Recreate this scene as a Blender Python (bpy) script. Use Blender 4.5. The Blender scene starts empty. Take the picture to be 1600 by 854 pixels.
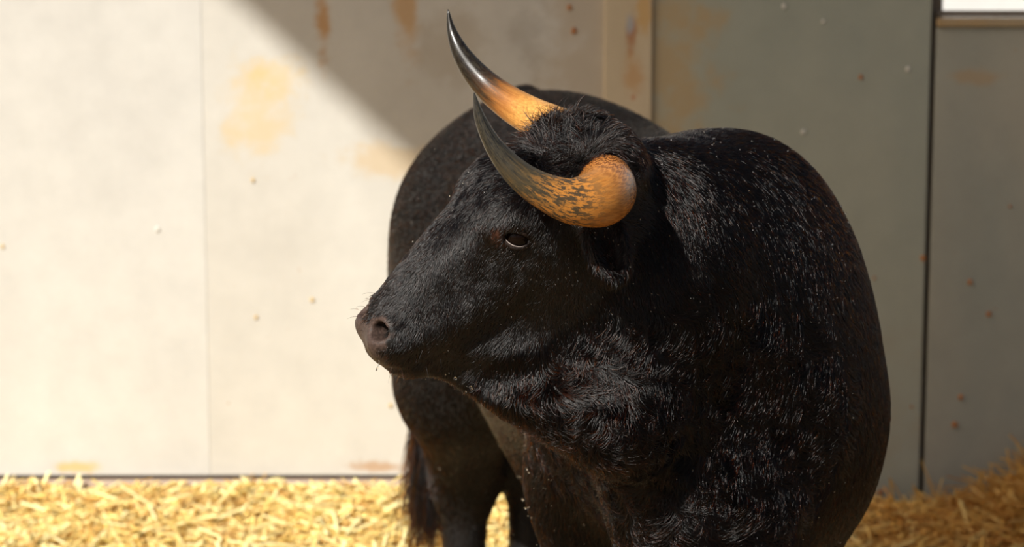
import bpy, math, random
import numpy as np
from mathutils import Vector

random.seed(7)
rng = np.random.default_rng(7)
scene = bpy.context.scene
COL = scene.collection
FUR = True
VOX = 0.005

# ------------------------------------------------------------------ camera, sky, sun, exposure
FOC = 5000.0                       # focal length in pixels of a 1600 px wide frame
PITCH = math.radians(12.0)
CAM = np.array((0.0, 0.0, 2.37))
cR = np.array((1.0, 0.0, 0.0))
cU = np.array((0.0, math.sin(PITCH), math.cos(PITCH)))
cF = np.array((0.0, math.cos(PITCH), -math.sin(PITCH)))

cam_data = bpy.data.cameras.new('camera')
cam = bpy.data.objects.new('camera', cam_data)
COL.objects.link(cam)
cam.location = CAM
cam.rotation_euler = (math.radians(90) - PITCH, 0, 0)
cam_data.sensor_width = 36.0
cam_data.lens = 36.0 * FOC / 1600.0
cam_data.clip_end = 200
cam_data.dof.use_dof = True
cam_data.dof.focus_distance = 5.06
cam_data.dof.aperture_fstop = 4.8
scene.camera = cam

SUN_DIR = Vector((0.44, 0.60, -0.665)).normalized()      # the way the light travels
sun_data = bpy.data.lights.new('sun', 'SUN')
sun_data.energy = 5.75
sun_data.angle = math.radians(0.55)
sun_data.color = (1.0, 0.965, 0.90)
sun = bpy.data.objects.new('sun', sun_data)
COL.objects.link(sun)
sun.rotation_euler = SUN_DIR.to_track_quat('-Z', 'Y').to_euler()
sun.location = (-8, 0, 12)

world = bpy.data.worlds.new('sky')
scene.world = world
world.use_nodes = True
wn = world.node_tree
sky = wn.nodes.new('ShaderNodeTexSky')
sky.sky_type = 'NISHITA'
sky.sun_disc = False
sky.sun_elevation = math.radians(45)
sky.sun_rotation = math.radians(235)
sky.dust_density = 4.0
sky.air_density = 0.8
wn.nodes['Background'].inputs['Strength'].default_value = 0.092
haze = wn.nodes.new('ShaderNodeMix')
haze.data_type = 'RGBA'
haze.blend_type = 'MULTIPLY'
haze.inputs[0].default_value = 1.0
haze.inputs[7].default_value = (1.0, 0.95, 0.87, 1)
wn.links.new(sky.outputs[0], haze.inputs[6])
wn.links.new(haze.outputs[2], wn.nodes['Background'].inputs['Color'])

vs = scene.view_settings
vs.view_transform = 'Standard'
vs.look = 'None'
vs.exposure = 0.0
vs.gamma = 1.0
vs.use_curve_mapping = False

# ------------------------------------------------------------------ helpers
def at(px, py, d):
    """a world point that the camera sees at pixel px, py, d metres in front of it"""
    return CAM + d * (cF + cR * ((px - 800.0) / FOC) - cU * ((py - 427.0) / FOC))

def new_mat(name):
    m = bpy.data.materials.new(name)
    m.use_nodes = True
    nt = m.node_tree
    return m, nt, nt.nodes['Principled BSDF']

def node(nt, typ, **kw):
    n = nt.nodes.new(typ)
    for k, v in kw.items():
        if k == 'inp':
            for i, val in v.items():
                n.inputs[i].default_value = val
        else:
            setattr(n, k, v)
    return n

def ramp(nt, stops, interp='LINEAR'):
    n = nt.nodes.new('ShaderNodeValToRGB')
    e = n.color_ramp.elements
    n.color_ramp.interpolation = interp
    while len(e) < len(stops):
        e.new(0.5)
    for el, (p, c) in zip(e, stops):
        el.position = p
        el.color = (*c, 1) if len(c) == 3 else c
    return n

def mix(nt, fac, a, b, blend='MIX'):
    n = nt.nodes.new('ShaderNodeMix')
    n.data_type = 'RGBA'
    n.blend_type = blend
    for s, v in ((0, fac), (6, a), (7, b)):
        if hasattr(v, 'is_linked'):
            nt.links.new(v, n.inputs[s])
        else:
            n.inputs[s].default_value = (*v, 1) if isinstance(v, tuple) and len(v) == 3 else v
    return n.outputs[2]

def mth(nt, op, a, b=None, c=None):
    n = nt.nodes.new('ShaderNodeMath')
    n.operation = op
    for i, v in enumerate((a, b, c)):
        if v is None:
            continue
        if hasattr(v, 'is_linked'):
            nt.links.new(v, n.inputs[i])
        else:
            n.inputs[i].default_value = v
    return n.outputs[0]

def mesh_obj(name, verts, faces, mat, parent=None, smooth=False, origin=None):
    o0 = np.array(parent.location if (parent is not None and origin is None) else (origin if origin is not None else (0, 0, 0)), float)
    v = np.asarray(verts, float) - o0
    me = bpy.data.meshes.new(name)
    if isinstance(faces, np.ndarray):
        k = faces.shape[1]
        me.vertices.add(len(v)); me.vertices.foreach_set('co', v.ravel())
        me.loops.add(faces.size); me.loops.foreach_set('vertex_index', faces.ravel().astype(np.int32))
        me.polygons.add(len(faces))
        me.polygons.foreach_set('loop_start', np.arange(0, faces.size, k, dtype=np.int32))
        me.update(calc_edges=True)
    else:
        me.from_pydata([tuple(p) for p in v], [], faces)
        me.update()
    if smooth:
        me.polygons.foreach_set('use_smooth', np.ones(len(me.polygons), dtype=bool))
    if mat is not None:
        me.materials.append(mat)
    o = bpy.data.objects.new(name, me)
    COL.objects.link(o)
    if parent is not None:
        o.parent = parent
    elif origin is not None:
        o.location = origin
    return o

BOXF = [(0, 1, 3, 2), (4, 6, 7, 5), (0, 4, 5, 1), (2, 3, 7, 6), (0, 2, 6, 4), (1, 5, 7, 3)]
def box_obj(name, lo, hi, mat, parent=None, bevel=0.0):
    v = [(x, y, z) for x in (lo[0], hi[0]) for y in (lo[1], hi[1]) for z in (lo[2], hi[2])]
    f = [tuple(reversed(q)) for q in BOXF]
    c = ((lo[0] + hi[0]) / 2, (lo[1] + hi[1]) / 2, lo[2])
    o = mesh_obj(name, v, f, mat, parent, origin=None if parent is not None else c)
    me = o.data
    import bmesh
    bm = bmesh.new(); bm.from_mesh(me)
    bmesh.ops.recalc_face_normals(bm, faces=bm.faces)
    if bevel > 0:
        bmesh.ops.bevel(bm, geom=list(bm.edges), offset=bevel, segments=2, affect='EDGES', profile=0.6)
    bm.to_mesh(me); bm.free()
    return o

def tag(o, label=None, cat=None, group=None, kind=None):
    for k, v in (('label', label), ('category', cat), ('group', group), ('kind', kind)):
        if v:
            o[k] = v
    return o

def empty(name, loc):
    o = bpy.data.objects.new(name, None)
    o.location = loc
    o.empty_display_size = 0.2
    COL.objects.link(o)
    return o

# ------------------------------------------------------------------ materials of the setting
def metal_paint(name, base, base2, stains, seed, rust=0.5):
    """grey paint on sheet steel: cloudy colour, rust blots where the list says, dents as bump.
    stains: (x, z, rx, rz, colour, strength) in world metres on the wall plane"""
    m, nt, b = new_mat(name)
    L = nt.links
    geo = node(nt, 'ShaderNodeNewGeometry')
    pos = geo.outputs['Position']
    off = node(nt, 'ShaderNodeVectorMath', operation='ADD', inp={1: (seed * 3.1, seed * 1.7, seed)})
    L.new(pos, off.inputs[0])
    st_ = node(nt, 'ShaderNodeMapping', inp={'Scale': (1.0, 1.0, 0.35)})
    L.new(off.outputs[0], st_.inputs[0])
    n1 = node(nt, 'ShaderNodeTexNoise', inp={'Scale': 3.0, 'Detail': 4.0, 'Roughness': 0.5})
    n2 = node(nt, 'ShaderNodeTexNoise', inp={'Scale': 11.0, 'Detail': 6.0, 'Roughness': 0.65})
    n3 = node(nt, 'ShaderNodeTexNoise', inp={'Scale': 55.0, 'Detail': 3.0})
    for n in (n2, n3):
        L.new(off.outputs[0], n.inputs['Vector'])
    L.new(st_.outputs[0], n1.inputs['Vector'])
    r1 = ramp(nt, [(0.35, base), (0.68, base2)])
    L.new(n1.outputs[0], r1.inputs[0])
    r2 = ramp(nt, [(0.3, (0.93, 0.93, 0.93)), (0.7, (1.03, 1.03, 1.03))])
    L.new(n2.outputs[0], r2.inputs[0])
    col = mix(nt, 1.0, r1.outputs[0], r2.outputs[0], 'MULTIPLY')
    sep = node(nt, 'ShaderNodeSeparateXYZ')
    L.new(pos, sep.inputs[0])
    # small rust freckles
    rf = ramp(nt, [(0.70, (0, 0, 0)), (0.76, (1, 1, 1))])
    L.new(n3.outputs[0], rf.inputs[0])
    gate = ramp(nt, [(0.5, (0, 0, 0)), (0.62, (1, 1, 1))])
    L.new(n2.outputs[0], gate.inputs[0])
    col = mix(nt, mth(nt, 'MULTIPLY', mth(nt, 'MULTIPLY', rf.outputs[0], gate.outputs[0]), rust), col, (0.36, 0.19, 0.07))
    for (sx, sz, rx, rz, sc, st) in stains:
        dx = mth(nt, 'DIVIDE', mth(nt, 'SUBTRACT', sep.outputs[0], sx), rx)
        dz = mth(nt, 'DIVIDE', mth(nt, 'SUBTRACT', sep.outputs[2], sz), rz)
        d = mth(nt, 'SQRT', mth(nt, 'ADD', mth(nt, 'MULTIPLY', dx, dx), mth(nt, 'MULTIPLY', dz, dz)))
        d = mth(nt, 'ADD', d, mth(nt, 'MULTIPLY', mth(nt, 'SUBTRACT', n2.outputs[0], 0.5), 3.2))
        mr = node(nt, 'ShaderNodeMapRange', interpolation_type='SMOOTHSTEP', inp={1: 1.25, 2: 0.25, 3: 0.0, 4: st})
        L.new(d, mr.inputs[0])
        col = mix(nt, mr.outputs[0], col, sc)
    L.new(col, b.inputs['Base Color'])
    b.inputs['Roughness'].default_value = 0.62
    b.inputs['Specular IOR Level'].default_value = 0.25
    bp = node(nt, 'ShaderNodeBump', inp={'Strength': 0.16, 'Distance': 0.02})
    add = mth(nt, 'ADD', n1.outputs[0], mth(nt, 'MULTIPLY', n2.outputs[0], 0.22))
    L.new(add, bp.inputs['Height'])
    L.new(bp.outputs[0], b.inputs['Normal'])
    return m

def plain(name, c1, c2, scale=8.0, rough=0.8, bump=0.3, spec=0.3):
    m, nt, b = new_mat(name)
    tc = node(nt, 'ShaderNodeNewGeometry')
    n1 = node(nt, 'ShaderNodeTexNoise', inp={'Scale': scale, 'Detail': 6.0, 'Roughness': 0.65})
    nt.links.new(tc.outputs['Position'], n1.inputs['Vector'])
    r = ramp(nt, [(0.3, c1), (0.7, c2)])
    nt.links.new(n1.outputs[0], r.inputs[0])
    nt.links.new(r.outputs[0], b.inputs['Base Color'])
    b.inputs['Roughness'].default_value = rough
    b.inputs['Specular IOR Level'].default_value = spec
    bp = node(nt, 'ShaderNodeBump', inp={'Strength': bump, 'Distance': 0.02})
    nt.links.new(n1.outputs[0], bp.inputs['Height'])
    nt.links.new(bp.outputs[0], b.inputs['Normal'])
    return m

WY = 8.1                                     # the face of the wall behind the bull
RUST = (0.42, 0.20, 0.05)
OCHRE = (0.62, 0.40, 0.13)
M_panel_a = metal_paint('painted_steel_pale', (0.575, 0.56, 0.52), (0.62, 0.605, 0.56), [(-1.14, 0.13, 0.05, 0.016, (0.75, 0.45, 0.12), 0.7)], 1, 0.1)
M_panel_b = metal_paint('painted_steel_stained', (0.56, 0.535, 0.48), (0.615, 0.595, 0.54), [
    (0.20, 1.2, 0.16, 0.4, (0.46, 0.36, 0.24), 0.5),
    (-0.66, 1.06, 0.09, 0.13, (0.70, 0.50, 0.20), 0.45), (-0.60, 1.16, 0.07, 0.06, (0.70, 0.50, 0.20), 0.5), (-0.48, 1.30, 0.022, 0.10, (0.50, 0.24, 0.05), 0.75),
    (-0.27, 1.32, 0.03, 0.14, (0.52, 0.27, 0.06), 0.65), (-0.30, 0.95, 0.14, 0.05, OCHRE, 0.4), (-0.14, 1.25, 0.10, 0.10, (0.40, 0.33, 0.24), 0.4),
    (-0.35, 0.13, 0.10, 0.016, RUST, 0.6), (0.05, 1.28, 0.06, 0.12, (0.40, 0.38, 0.34), 0.5)], 2, 0.5)
M_panel_c = metal_paint('painted_steel_grey_shade', (0.345, 0.37, 0.315), (0.41, 0.42, 0.345), [
    (0.38, 1.22, 0.15, 0.28, (0.48, 0.34, 0.17), 0.7), (0.9, 0.3, 0.25, 0.2, (0.40, 0.36, 0.27), 0.4)], 3, 0.35)  # same paint as the sunlit panels, darkened because this side is in shade
M_panel_d = metal_paint('painted_steel_brownish_shade', (0.33, 0.345, 0.30), (0.41, 0.395, 0.325), [
    (1.17, 1.16, 0.10, 0.02, (0.45, 0.30, 0.15), 0.5)], 4, 0.5)  # shade put into the paint here too, on the low panel
M_strap = metal_paint('flaking_cream_strap', (0.56, 0.46, 0.31), (0.64, 0.54, 0.39), [
    (0.305, 1.275, 0.016, 0.05, (0.40, 0.16, 0.06), 0.8), (0.30, 1.30, 0.012, 0.03, (0.40, 0.42, 0.44), 0.9), (0.335, 1.33, 0.02, 0.08, (0.60, 0.36, 0.12), 0.7),
    (0.31, 1.16, 0.03, 0.06, (0.55, 0.30, 0.12), 0.6), (0.31, 1.11, 0.01, 0.012, (0.5, 0.15, 0.06), 0.8)], 5, 0.6)
M_rail = metal_paint('rusty_rail', (0.44, 0.26, 0.09), (0.40, 0.33, 0.22), [], 6, 0.9)
M_white = plain('white_limewash', (0.74, 0.73, 0.70), (0.82, 0.81, 0.78), 5.0, 0.9, 0.2)
M_sill = plain('pinkish_sill_stone', (0.40, 0.30, 0.23), (0.52, 0.41, 0.33), 14.0, 0.85, 0.3)
M_dark = plain('dark_joint_and_gap_shadow', (0.16, 0.13, 0.10), (0.22, 0.18, 0.14), 9.0, 0.8, 0.2)
M_floor = plain('trodden_earth', (0.20, 0.14, 0.07), (0.34, 0.24, 0.12), 6.0, 0.95, 0.5)
M_conc = plain('weathered_concrete', (0.30, 0.28, 0.25), (0.40, 0.38, 0.34), 3.0, 0.9, 0.3)

# ------------------------------------------------------------------ the setting
floor = box_obj('floor', (-20, -12, -0.2), (20, 20, 0.0), M_floor)
tag(floor, 'earth floor of the pen littered with chaff', kind='structure')

wall = empty('wall_back', (0, WY, 0))
tag(wall, 'sheet steel wall behind the bull, half in sun', kind='structure')
SILL_Z = 0.108
def panel(x0, x1, z0, z1, y, mat, label=None, name='panel', t=0.03, bev=0.004):
    o = box_obj(name, (x0, y, z0), (x1, y + t, z1), mat, wall, bevel=bev)
    if label:
        o['label'] = label
    return o
panel(-6.0, -0.7911, SILL_Z, 2.6, WY, M_panel_a, 'pale sunlit steel panel', bev=0.0010)
panel(-0.7909, 0.25, SILL_Z, 2.6, WY + 0.001, M_panel_b, 'stained steel panel crossed by the shadow edge', bev=0.0010)
panel(0.355, 1.068, 0.0, 2.6, WY, M_panel_c, 'grey steel panel, its paint darkened for the shade')
panel(1.082, 4.2, 0.0, 1.288, WY + 0.004, M_panel_d, 'brownish grey low steel panel, its paint darkened for the shade')
panel(1.082, 4.2, 1.290, 1.311, WY - 0.006, M_rail, 'rusty top rail', 'top_rail')
panel(1.082, 4.2, 1.3115, 1.326, WY + 0.02, M_dark, 'dark strip standing for the gap shadow above the rail', 'gap_shadow_strip')  # dark strip put in for the shadow of the gap over the rail
panel(0.235, 0.357, 0.0, 2.6, WY - 0.012, M_strap, 'cream strap with flaking rusty paint', 'strap')
panel(-6.0, 1.10, 0.0, 2.6, WY + 0.033, M_dark, 'dark backing behind the joints', 'backing')
panel(1.102, 4.2, 0.0, 1.24, WY + 0.036, M_dark, 'dark backing behind the joints', 'backing')
panel(-6.0, 0.24, 0.0, SILL_Z - 0.014, WY - 0.03, M_sill, 'pinkish stone sill under the steel panels', 'sill', t=0.08)

lime = box_obj('wall_far', (0.2, 9.5, 0), (6.0, 9.7, 2.6), M_white)
tag(lime, 'white limewashed wall seen over the low panel', kind='structure')

# unseen slab on piers, added left of the pen to throw the slanting shadow
SD = np.array(SUN_DIR)
W1 = np.array((-0.707, WY, 1.358)); W2 = np.array((-0.262, WY, 0.94))      # where its edge falls on the wall
wd = (W2 - W1) / np.linalg.norm(W2 - W1)
E3 = wd - SD * (wd[2] / SD[2])                                              # horizontal edge that throws that line
E = E3[:2] / np.linalg.norm(E3[:2])
pm = (W1 + W2) / 2 - SD * 9.0
p0 = pm[:2]; ZW = pm[2]
caster = empty('added_shadow_caster', (p0[0] + 2, p0[1] - 3, 0))
tag(caster, 'unseen concrete slab on piers, added to cast the wall shadow', kind='structure')
a0 = p0 - E * 0.75; a1 = p0 + E * 9.0
wid = np.array((2.9, 0.0))
q = [a0, a1, a1 + wid, a0 + wid]
vv = [(p[0], p[1], z) for z in (ZW, ZW + 0.25) for p in q]
mesh_obj('deck', vv, [(3, 2, 1, 0), (4, 5, 6, 7), (0, 1, 5, 4), (1, 2, 6, 5), (2, 3, 7, 6), (3, 0, 4, 7)], M_conc, caster)
for t in (6.2, 8.6):
    c = p0 + E * t + np.array((1.45, 0))
    box_obj('pier', (c[0] - 0.25, c[1] - 0.25, 0), (c[0] + 0.25, c[1] + 0.25, ZW), M_conc, caster)

# ------------------------------------------------------------------ the bull: one continuous body from blended volumes
def smin(a, b, k):
    h = np.maximum(k - np.abs(a - b), 0.0) / k
    return np.minimum(a, b) - h * h * k * 0.25

def smax(a, b, k):
    return -smin(-a, -b, k)

def sd_cone(p, a, b, ra, rb):
    a = np.asarray(a, float); b = np.asarray(b, float)
    ba = b - a
    l2 = ba @ ba; rr = ra - rb; a2 = l2 - rr * rr; il2 = 1.0 / l2
    pa = p - a
    y = pa @ ba
    z = y - l2
    x = pa * l2 - y[:, None] * ba
    x2 = np.einsum('ij,ij->i', x, x)
    y2 = y * y * l2; z2 = z * z * l2
    kk = np.sign(rr) * rr * rr * x2
    d = (np.sqrt(x2 * a2 * il2) + y * rr) * il2 - ra
    m1 = np.sign(z) * a2 * z2 > kk
    m2 = np.sign(y) * a2 * y2 < kk
    d = np.where(m2 & ~m1, np.sqrt(x2 + y2) * il2 - ra, d)
    d = np.where(m1, np.sqrt(x2 + z2) * il2 - rb, d)
    return d

def sd_ell(p, c, r, ax=None):
    q = p - np.asarray(c, float)
    if ax is not None:
        q = q @ np.asarray(ax, float).T
    r = np.asarray(r, float)
    k0 = np.linalg.norm(q / r, axis=1)
    k1 = np.linalg.norm(q / (r * r), axis=1) + 1e-9
    return np.where(k0 < 1e-6, -r.min(), k0 * (k0 - 1.0) / k1)

def catmull(xs, ys, x):
    """smooth monotone-ish interpolation of a table"""
    xs = np.asarray(xs, float); ys = np.asarray(ys, float)
    x = np.clip(x, xs[0], xs[-1])
    i = np.clip(np.searchsorted(xs, x, side='right') - 1, 0, len(xs) - 2)
    m = np.gradient(ys, xs)
    h = xs[i + 1] - xs[i]; t = (x - xs[i]) / h
    t2 = t * t; t3 = t2 * t
    return (2*t3 - 3*t2 + 1) * ys[i] + (t3 - 2*t2 + t) * h * m[i] + (-2*t3 + 3*t2) * ys[i+1] + (t3 - t2) * h * m[i+1]

# torso sections along Y: centre x, half width, back height, belly height
TY = np.array([5.12, 5.25, 5.42, 5.62, 5.90, 6.15, 6.45, 6.65, 6.85, 7.05])
TX = np.array([0.345, 0.355, 0.362, 0.355, 0.325, 0.275, 0.18, 0.11, 0.055, 0.02])
TW = np.array([0.15, 0.19, 0.245, 0.28, 0.315, 0.335, 0.32, 0.285, 0.25, 0.19])
TE = np.array([2.1, 2.15, 2.35, 2.45, 2.4, 2.3, 2.3, 2.35, 2.35, 2.3])
TT = np.array([1.28, 1.37, 1.428, 1.415, 1.355, 1.315, 1.315, 1.335, 1.315, 1.23])
TB = np.array([0.80, 0.72, 0.67, 0.65, 0.63, 0.62, 0.66, 0.70, 0.74, 0.86])
def sd_torso(p):
    y = p[:, 1]
    cx = catmull(TY, TX, y); w = catmull(TY, TW, y); tp = catmull(TY, TT, y); bt = catmull(TY, TB, y)
    zc = bt + (tp - bt) * 0.43
    dz = p[:, 2] - zc
    h = np.where(dz > 0, tp - zc, zc - bt)
    e = catmull(TY, TE, y)
    rho = (np.abs((p[:, 0] - cx) / w) ** e + np.abs(dz / h) ** e) ** (1 / e)
    f = (rho - 1.0) * np.minimum(w, h)
    f = smax(f, 5.17 - y, 0.16)
    return smax(f, y - 7.03, 0.16)

# head frame: A runs from the poll to the muzzle, LH to the bull's left (towards the camera), NH out of the forehead
ROLL = math.radians(30)
imA = np.array((-0.793, -0.61)); imN = np.array((-0.61, 0.793))
A = imA[0] * cR + imA[1] * cU
LH = -math.sin(ROLL) * (imN[0] * cR + imN[1] * cU) + math.cos(ROLL) * (-cF)
NH = math.cos(ROLL) * (imN[0] * cR + imN[1] * cU) + math.sin(ROLL) * (-cF)
HO = at(915, 285, 5.16)
HAX = np.stack([A, LH, NH])
def hp(s, l, n):
    return HO + A * s + LH * l + NH * n

HS = np.array([-0.10, -0.05, 0.03, 0.11, 0.19, 0.26, 0.33, 0.385, 0.425, 0.462])
HW = np.array([0.055, 0.084, 0.100, 0.108, 0.090, 0.073, 0.063, 0.064, 0.064, 0.050])
HT = np.array([0.045, 0.066, 0.096, 0.113, 0.104, 0.092, 0.074, 0.056, 0.045, 0.036])
HB = np.array([0.06, 0.10, 0.15, 0.195, 0.185, 0.150, 0.108, 0.082, 0.070, 0.052])
def sd_head(p):
    q = (p - HO) @ HAX.T
    s, l, n = q[:, 0], q[:, 1], q[:, 2]
    w = catmull(HS, HW, s); tp = catmull(HS, HT, s); bt = catmull(HS, HB, s)
    h = np.where(n > 0, tp, bt)
    # the jaw is narrower than the forehead
    wl = w * np.where(n < 0, 1.0 - 0.28 * np.clip(-n / bt, 0, 1), 1.0)
    e = 2.5
    rho = (np.abs(l / wl) ** e + np.abs(n / h) ** e) ** (1 / e)
    f = (rho - 1.0) * np.minimum(w, h)
    f = smax(f, -0.10 - s, 0.07)
    return smax(f, s - 0.448, 0.06)

PR = []      # (function, blend)
def cone(a, b, ra, rb, k=0.06):
    a, b = tuple(a), tuple(b)
    PR.append((lambda p: sd_cone(p, a, b, ra, rb), k))
def ell(c, r, k=0.06, ax=None):
    PR.append((lambda p: sd_ell(p, c, r, ax), k))

PR.append((sd_torso, 0.05))
# shoulders, withers hump and neck
ell((0.205, 5.54, 1.00), (0.14, 0.22, 0.28), 0.08)
ell((0.524, 5.56, 0.93), (0.138, 0.23, 0.24), 0.08)
cone((0.36, 5.46, 1.13), (0.22, 5.20, 1.265), 0.235, 0.195, 0.10)
cone((0.37, 5.50, 1.285), (0.20, 5.17, 1.37), 0.135, 0.100, 0.09)
cone((0.38, 5.40, 0.98), (0.20, 5.20, 1.16), 0.20, 0.14, 0.12)
# brisket and dewlap
cone((0.325, 5.20, 0.82), (0.18, 5.13, 1.12), 0.115, 0.07, 0.10)
cone((0.36, 5.32, 0.68), (0.325, 5.20, 0.84), 0.12, 0.11, 0.10)
cone(at(700, 556, 5.19), at(800, 592, 5.21), 0.024, 0.036, 0.07)
cone(at(800, 592, 5.21), at(875, 602, 5.21), 0.036, 0.046, 0.08)
cone(at(875, 602, 5.21), at(965, 660, 5.20), 0.046, 0.075, 0.10)
cone(hp(0.29, 0, -0.10), hp(0.12, 0.0, -0.20), 0.050, 0.095, 0.08)
# head
PR.append((sd_head, 0.05))
for sg in (1, -1):
    ell(hp(0.075, 0.062 * sg, -0.085), (0.10, 0.045, 0.085), 0.05, HAX)          # cheek
    ell(hp(0.125, 0.082 * sg, 0.078), (0.045, 0.024, 0.020), 0.04, HAX)          # brow
    ell(hp(0.400, 0.040 * sg, 0.013), (0.036, 0.024, 0.030), 0.022, HAX)          # nostril wing
    ell(hp(0.25, 0.058 * sg, -0.02), (0.10, 0.022, 0.02), 0.05, HAX)             # cheek bone
    ell(hp(-0.01, 0.080 * sg, 0.035), (0.045, 0.035, 0.04), 0.04, HAX)            # horn root
cone(hp(-0.055, -0.045, 0.022), hp(-0.055, 0.05, 0.022), 0.034, 0.034, 0.05)      # poll
cone(hp(0.16, 0, -0.135), hp(0.05, 0, -0.20), 0.055, 0.075, 0.07)                # throat skin
ell(hp(0.39, 0, -0.052), (0.035, 0.045, 0.026), 0.03, HAX)                       # chin
# hindquarters
def hindleg(hip, stifle, hock, fet, toe, rh):
    cone(hip, stifle, 0.175, 0.135, 0.12)
    cone(stifle, hock, 0.125, rh, 0.09)
    cone(hock, np.array(hock) + np.array((0, 0.045, 0.05)), 0.050, 0.036, 0.05)
    cone(hock, fet, rh * 0.8, 0.040, 0.05)
    cone(fet, toe, 0.045, 0.050, 0.03)
hindleg((-0.065, 6.78, 1.02), (-0.105, 6.74, 0.70), (-0.108, 6.95, 0.42), (-0.108, 6.93, 0.13), (-0.108, 6.89, 0.075), 0.072)
hindleg((0.18, 6.80, 1.02), (0.20, 6.90, 0.78), (0.036, 7.02, 0.45), (0.035, 7.00, 0.13), (0.035, 6.96, 0.075), 0.056)
ell((-0.085, 6.80, 0.92), (0.15, 0.22, 0.26), 0.10)
ell((0.20, 6.80, 0.92), (0.15, 0.22, 0.26), 0.10)
# sheath and flank
cone((0.06, 6.50, 0.72), (0.10, 6.16, 0.665), 0.10, 0.075, 0.10)
# forelegs
def foreleg(sh, elb, knee, fet, toe):
    cone(sh, elb, 0.13, 0.105, 0.08)
    cone(elb, knee, 0.092, 0.058, 0.08)
    cone(knee, fet, 0.052, 0.042, 0.05)
    cone(fet, toe, 0.045, 0.052, 0.03)
foreleg((0.17, 5.50, 1.00), (0.145, 5.58, 0.80), (0.145, 5.50, 0.42), (0.145, 5.52, 0.13), (0.145, 5.48, 0.075))
foreleg((0.49, 5.52, 0.95), (0.47, 5.58, 0.78), (0.50, 5.50, 0.42), (0.50, 5.52, 0.13), (0.50, 5.48, 0.075))
# tail
TAIL = [(0.03, 6.98, 1.265), (0.0, 7.09, 1.20), (-0.06, 7.11, 0.98), (-0.12, 7.10, 0.76), (-0.198, 7.06, 0.60)]
for a, b, ra, rb in zip(TAIL[:-1], TAIL[1:], (0.045, 0.036, 0.030, 0.026), (0.036, 0.030, 0.026, 0.020)):
    cone(a, b, ra, rb, 0.04)
# ears: cupped leaves below the horns
def ear(sg):
    def mir(v):                        # directions given for the left ear, mirrored over the head's middle plane for the right one
        return v if sg > 0 else v - 2 * LH * (v @ LH)
    out = mir(-cU * 0.93 + cR * 0.22 - cF * 0.25); out /= np.linalg.norm(out)
    face = mir(-cF * 0.85 + cR * 0.20 + cU * 0.1); face -= out * (face @ out); face /= np.linalg.norm(face)
    side = np.cross(out, face)
    ax = np.stack([out, side, face])
    c = hp(-0.045, 0.10 * sg, -0.02) + mir(-cR * 0.060 - cU * 0.042 - cF * 0.02)
    cc = c + out * 0.045 + face * 0.02
    def f(p):
        o = sd_ell(p, cc, (0.066, 0.036, 0.030), ax)
        i = sd_ell(p, cc + face * 0.028 - out * 0.002, (0.057, 0.028, 0.034), ax)
        return smax(o, -i, 0.012)
    PR.append((f, 0.03))
ear(1); ear(-1)

# carvings: eye sockets, nostrils, mouth slit
def mirror(v, sg):
    return v if sg > 0 else v - 2 * LH * (v @ LH)
def mirror_p(p, sg):
    return HO + mirror(p - HO, sg)
def march(px, py, d0=4.6, d1=7.4):
    """first point of the uncut body on the camera ray through a pixel"""
    d = d0
    for _ in range(160):
        v = sdf(at(px, py, d)[None, :], None, [])[0]
        if v < 0.0006:
            return at(px, py, d)
        d += max(v * 0.7, 0.0008)
        if d > d1:
            return None
def normal_at(p):
    e = 0.004
    g = np.array([sdf((p + np.eye(3)[i] * e)[None], None, [])[0] - sdf((p - np.eye(3)[i] * e)[None], None, [])[0] for i in range(3)])
    return g / np.linalg.norm(g)
def sdf(p, ids=None, cuts=None):
    d = None
    for i in (range(len(PR)) if ids is None else ids):
        f, k = PR[i]
        v = f(p)
        d = v if d is None else smin(d, v, k)
    for f, k in (CUT if cuts is None else cuts):
        d = smax(d, -f(p), k)
    return d

CUT = []
eye_p = march(808, 373)
eye_n = LH * 0.92 + NH * 0.30 + A * 0.10; eye_n /= np.linalg.norm(eye_n)
eye_x = -0.957 * cR + 0.29 * cU; eye_x -= eye_n * (eye_x @ eye_n); eye_x /= np.linalg.norm(eye_x)
eye_y = np.cross(eye_n, eye_x)
if eye_y @ cU < 0:
    eye_y = -eye_y
JAW = []
for q_, off_ in (((704, 579), 0.014), ((760, 590), 0.013), ((825, 588), 0.013), ((880, 566), 0.016)):
    jp = march(*q_)
    JAW.append(jp + normal_at(jp) * off_)
for a_, b_ in zip(JAW[:-1], JAW[1:]):
    CUT.append((lambda p, a=a_, b=b_: sd_cone(p, a, b, 0.022, 0.022), 0.03))
nos_p = march(584, 517)
nos_n = normal_at(nos_p) + A * 0.5; nos_n /= np.linalg.norm(nos_n)
nos_x = cR * 0.95 - cU * 0.25; nos_x -= nos_n * (nos_x @ nos_n); nos_x /= np.linalg.norm(nos_x)
NOS = [nos_p, nos_x, np.cross(nos_n, nos_x), nos_n]
EYE = {}
for sg in (1, -1):
    EYE[sg] = [mirror_p(eye_p, sg), mirror(eye_x, sg), mirror(eye_y, sg), mirror(eye_n, sg)]
    ec, ex, ey, en = EYE[sg]
    CUT.append((lambda p, c=ec + en * 0.002, ax=np.stack([ex, ey, en]): sd_ell(p, c, (0.0215, 0.0140, 0.024), ax), 0.006))
    CUT.append((lambda p, c=mirror_p(NOS[0], sg) - mirror(NOS[3], sg) * 0.012, ax=np.stack([mirror(v_, sg) for v_ in NOS[1:]]): sd_ell(p, c, (0.0190, 0.0145, 0.042), ax), 0.006))
    mp = [hp(0.450, 0.012 * sg, -0.034), hp(0.41, 0.060 * sg, -0.042), hp(0.345, 0.064 * sg, -0.056)]
    for a, b in zip(mp[:-1], mp[1:]):
        CUT.append((lambda p, a=a, b=b: sd_cone(p, a, b, 0.005, 0.004), 0.008))

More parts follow.
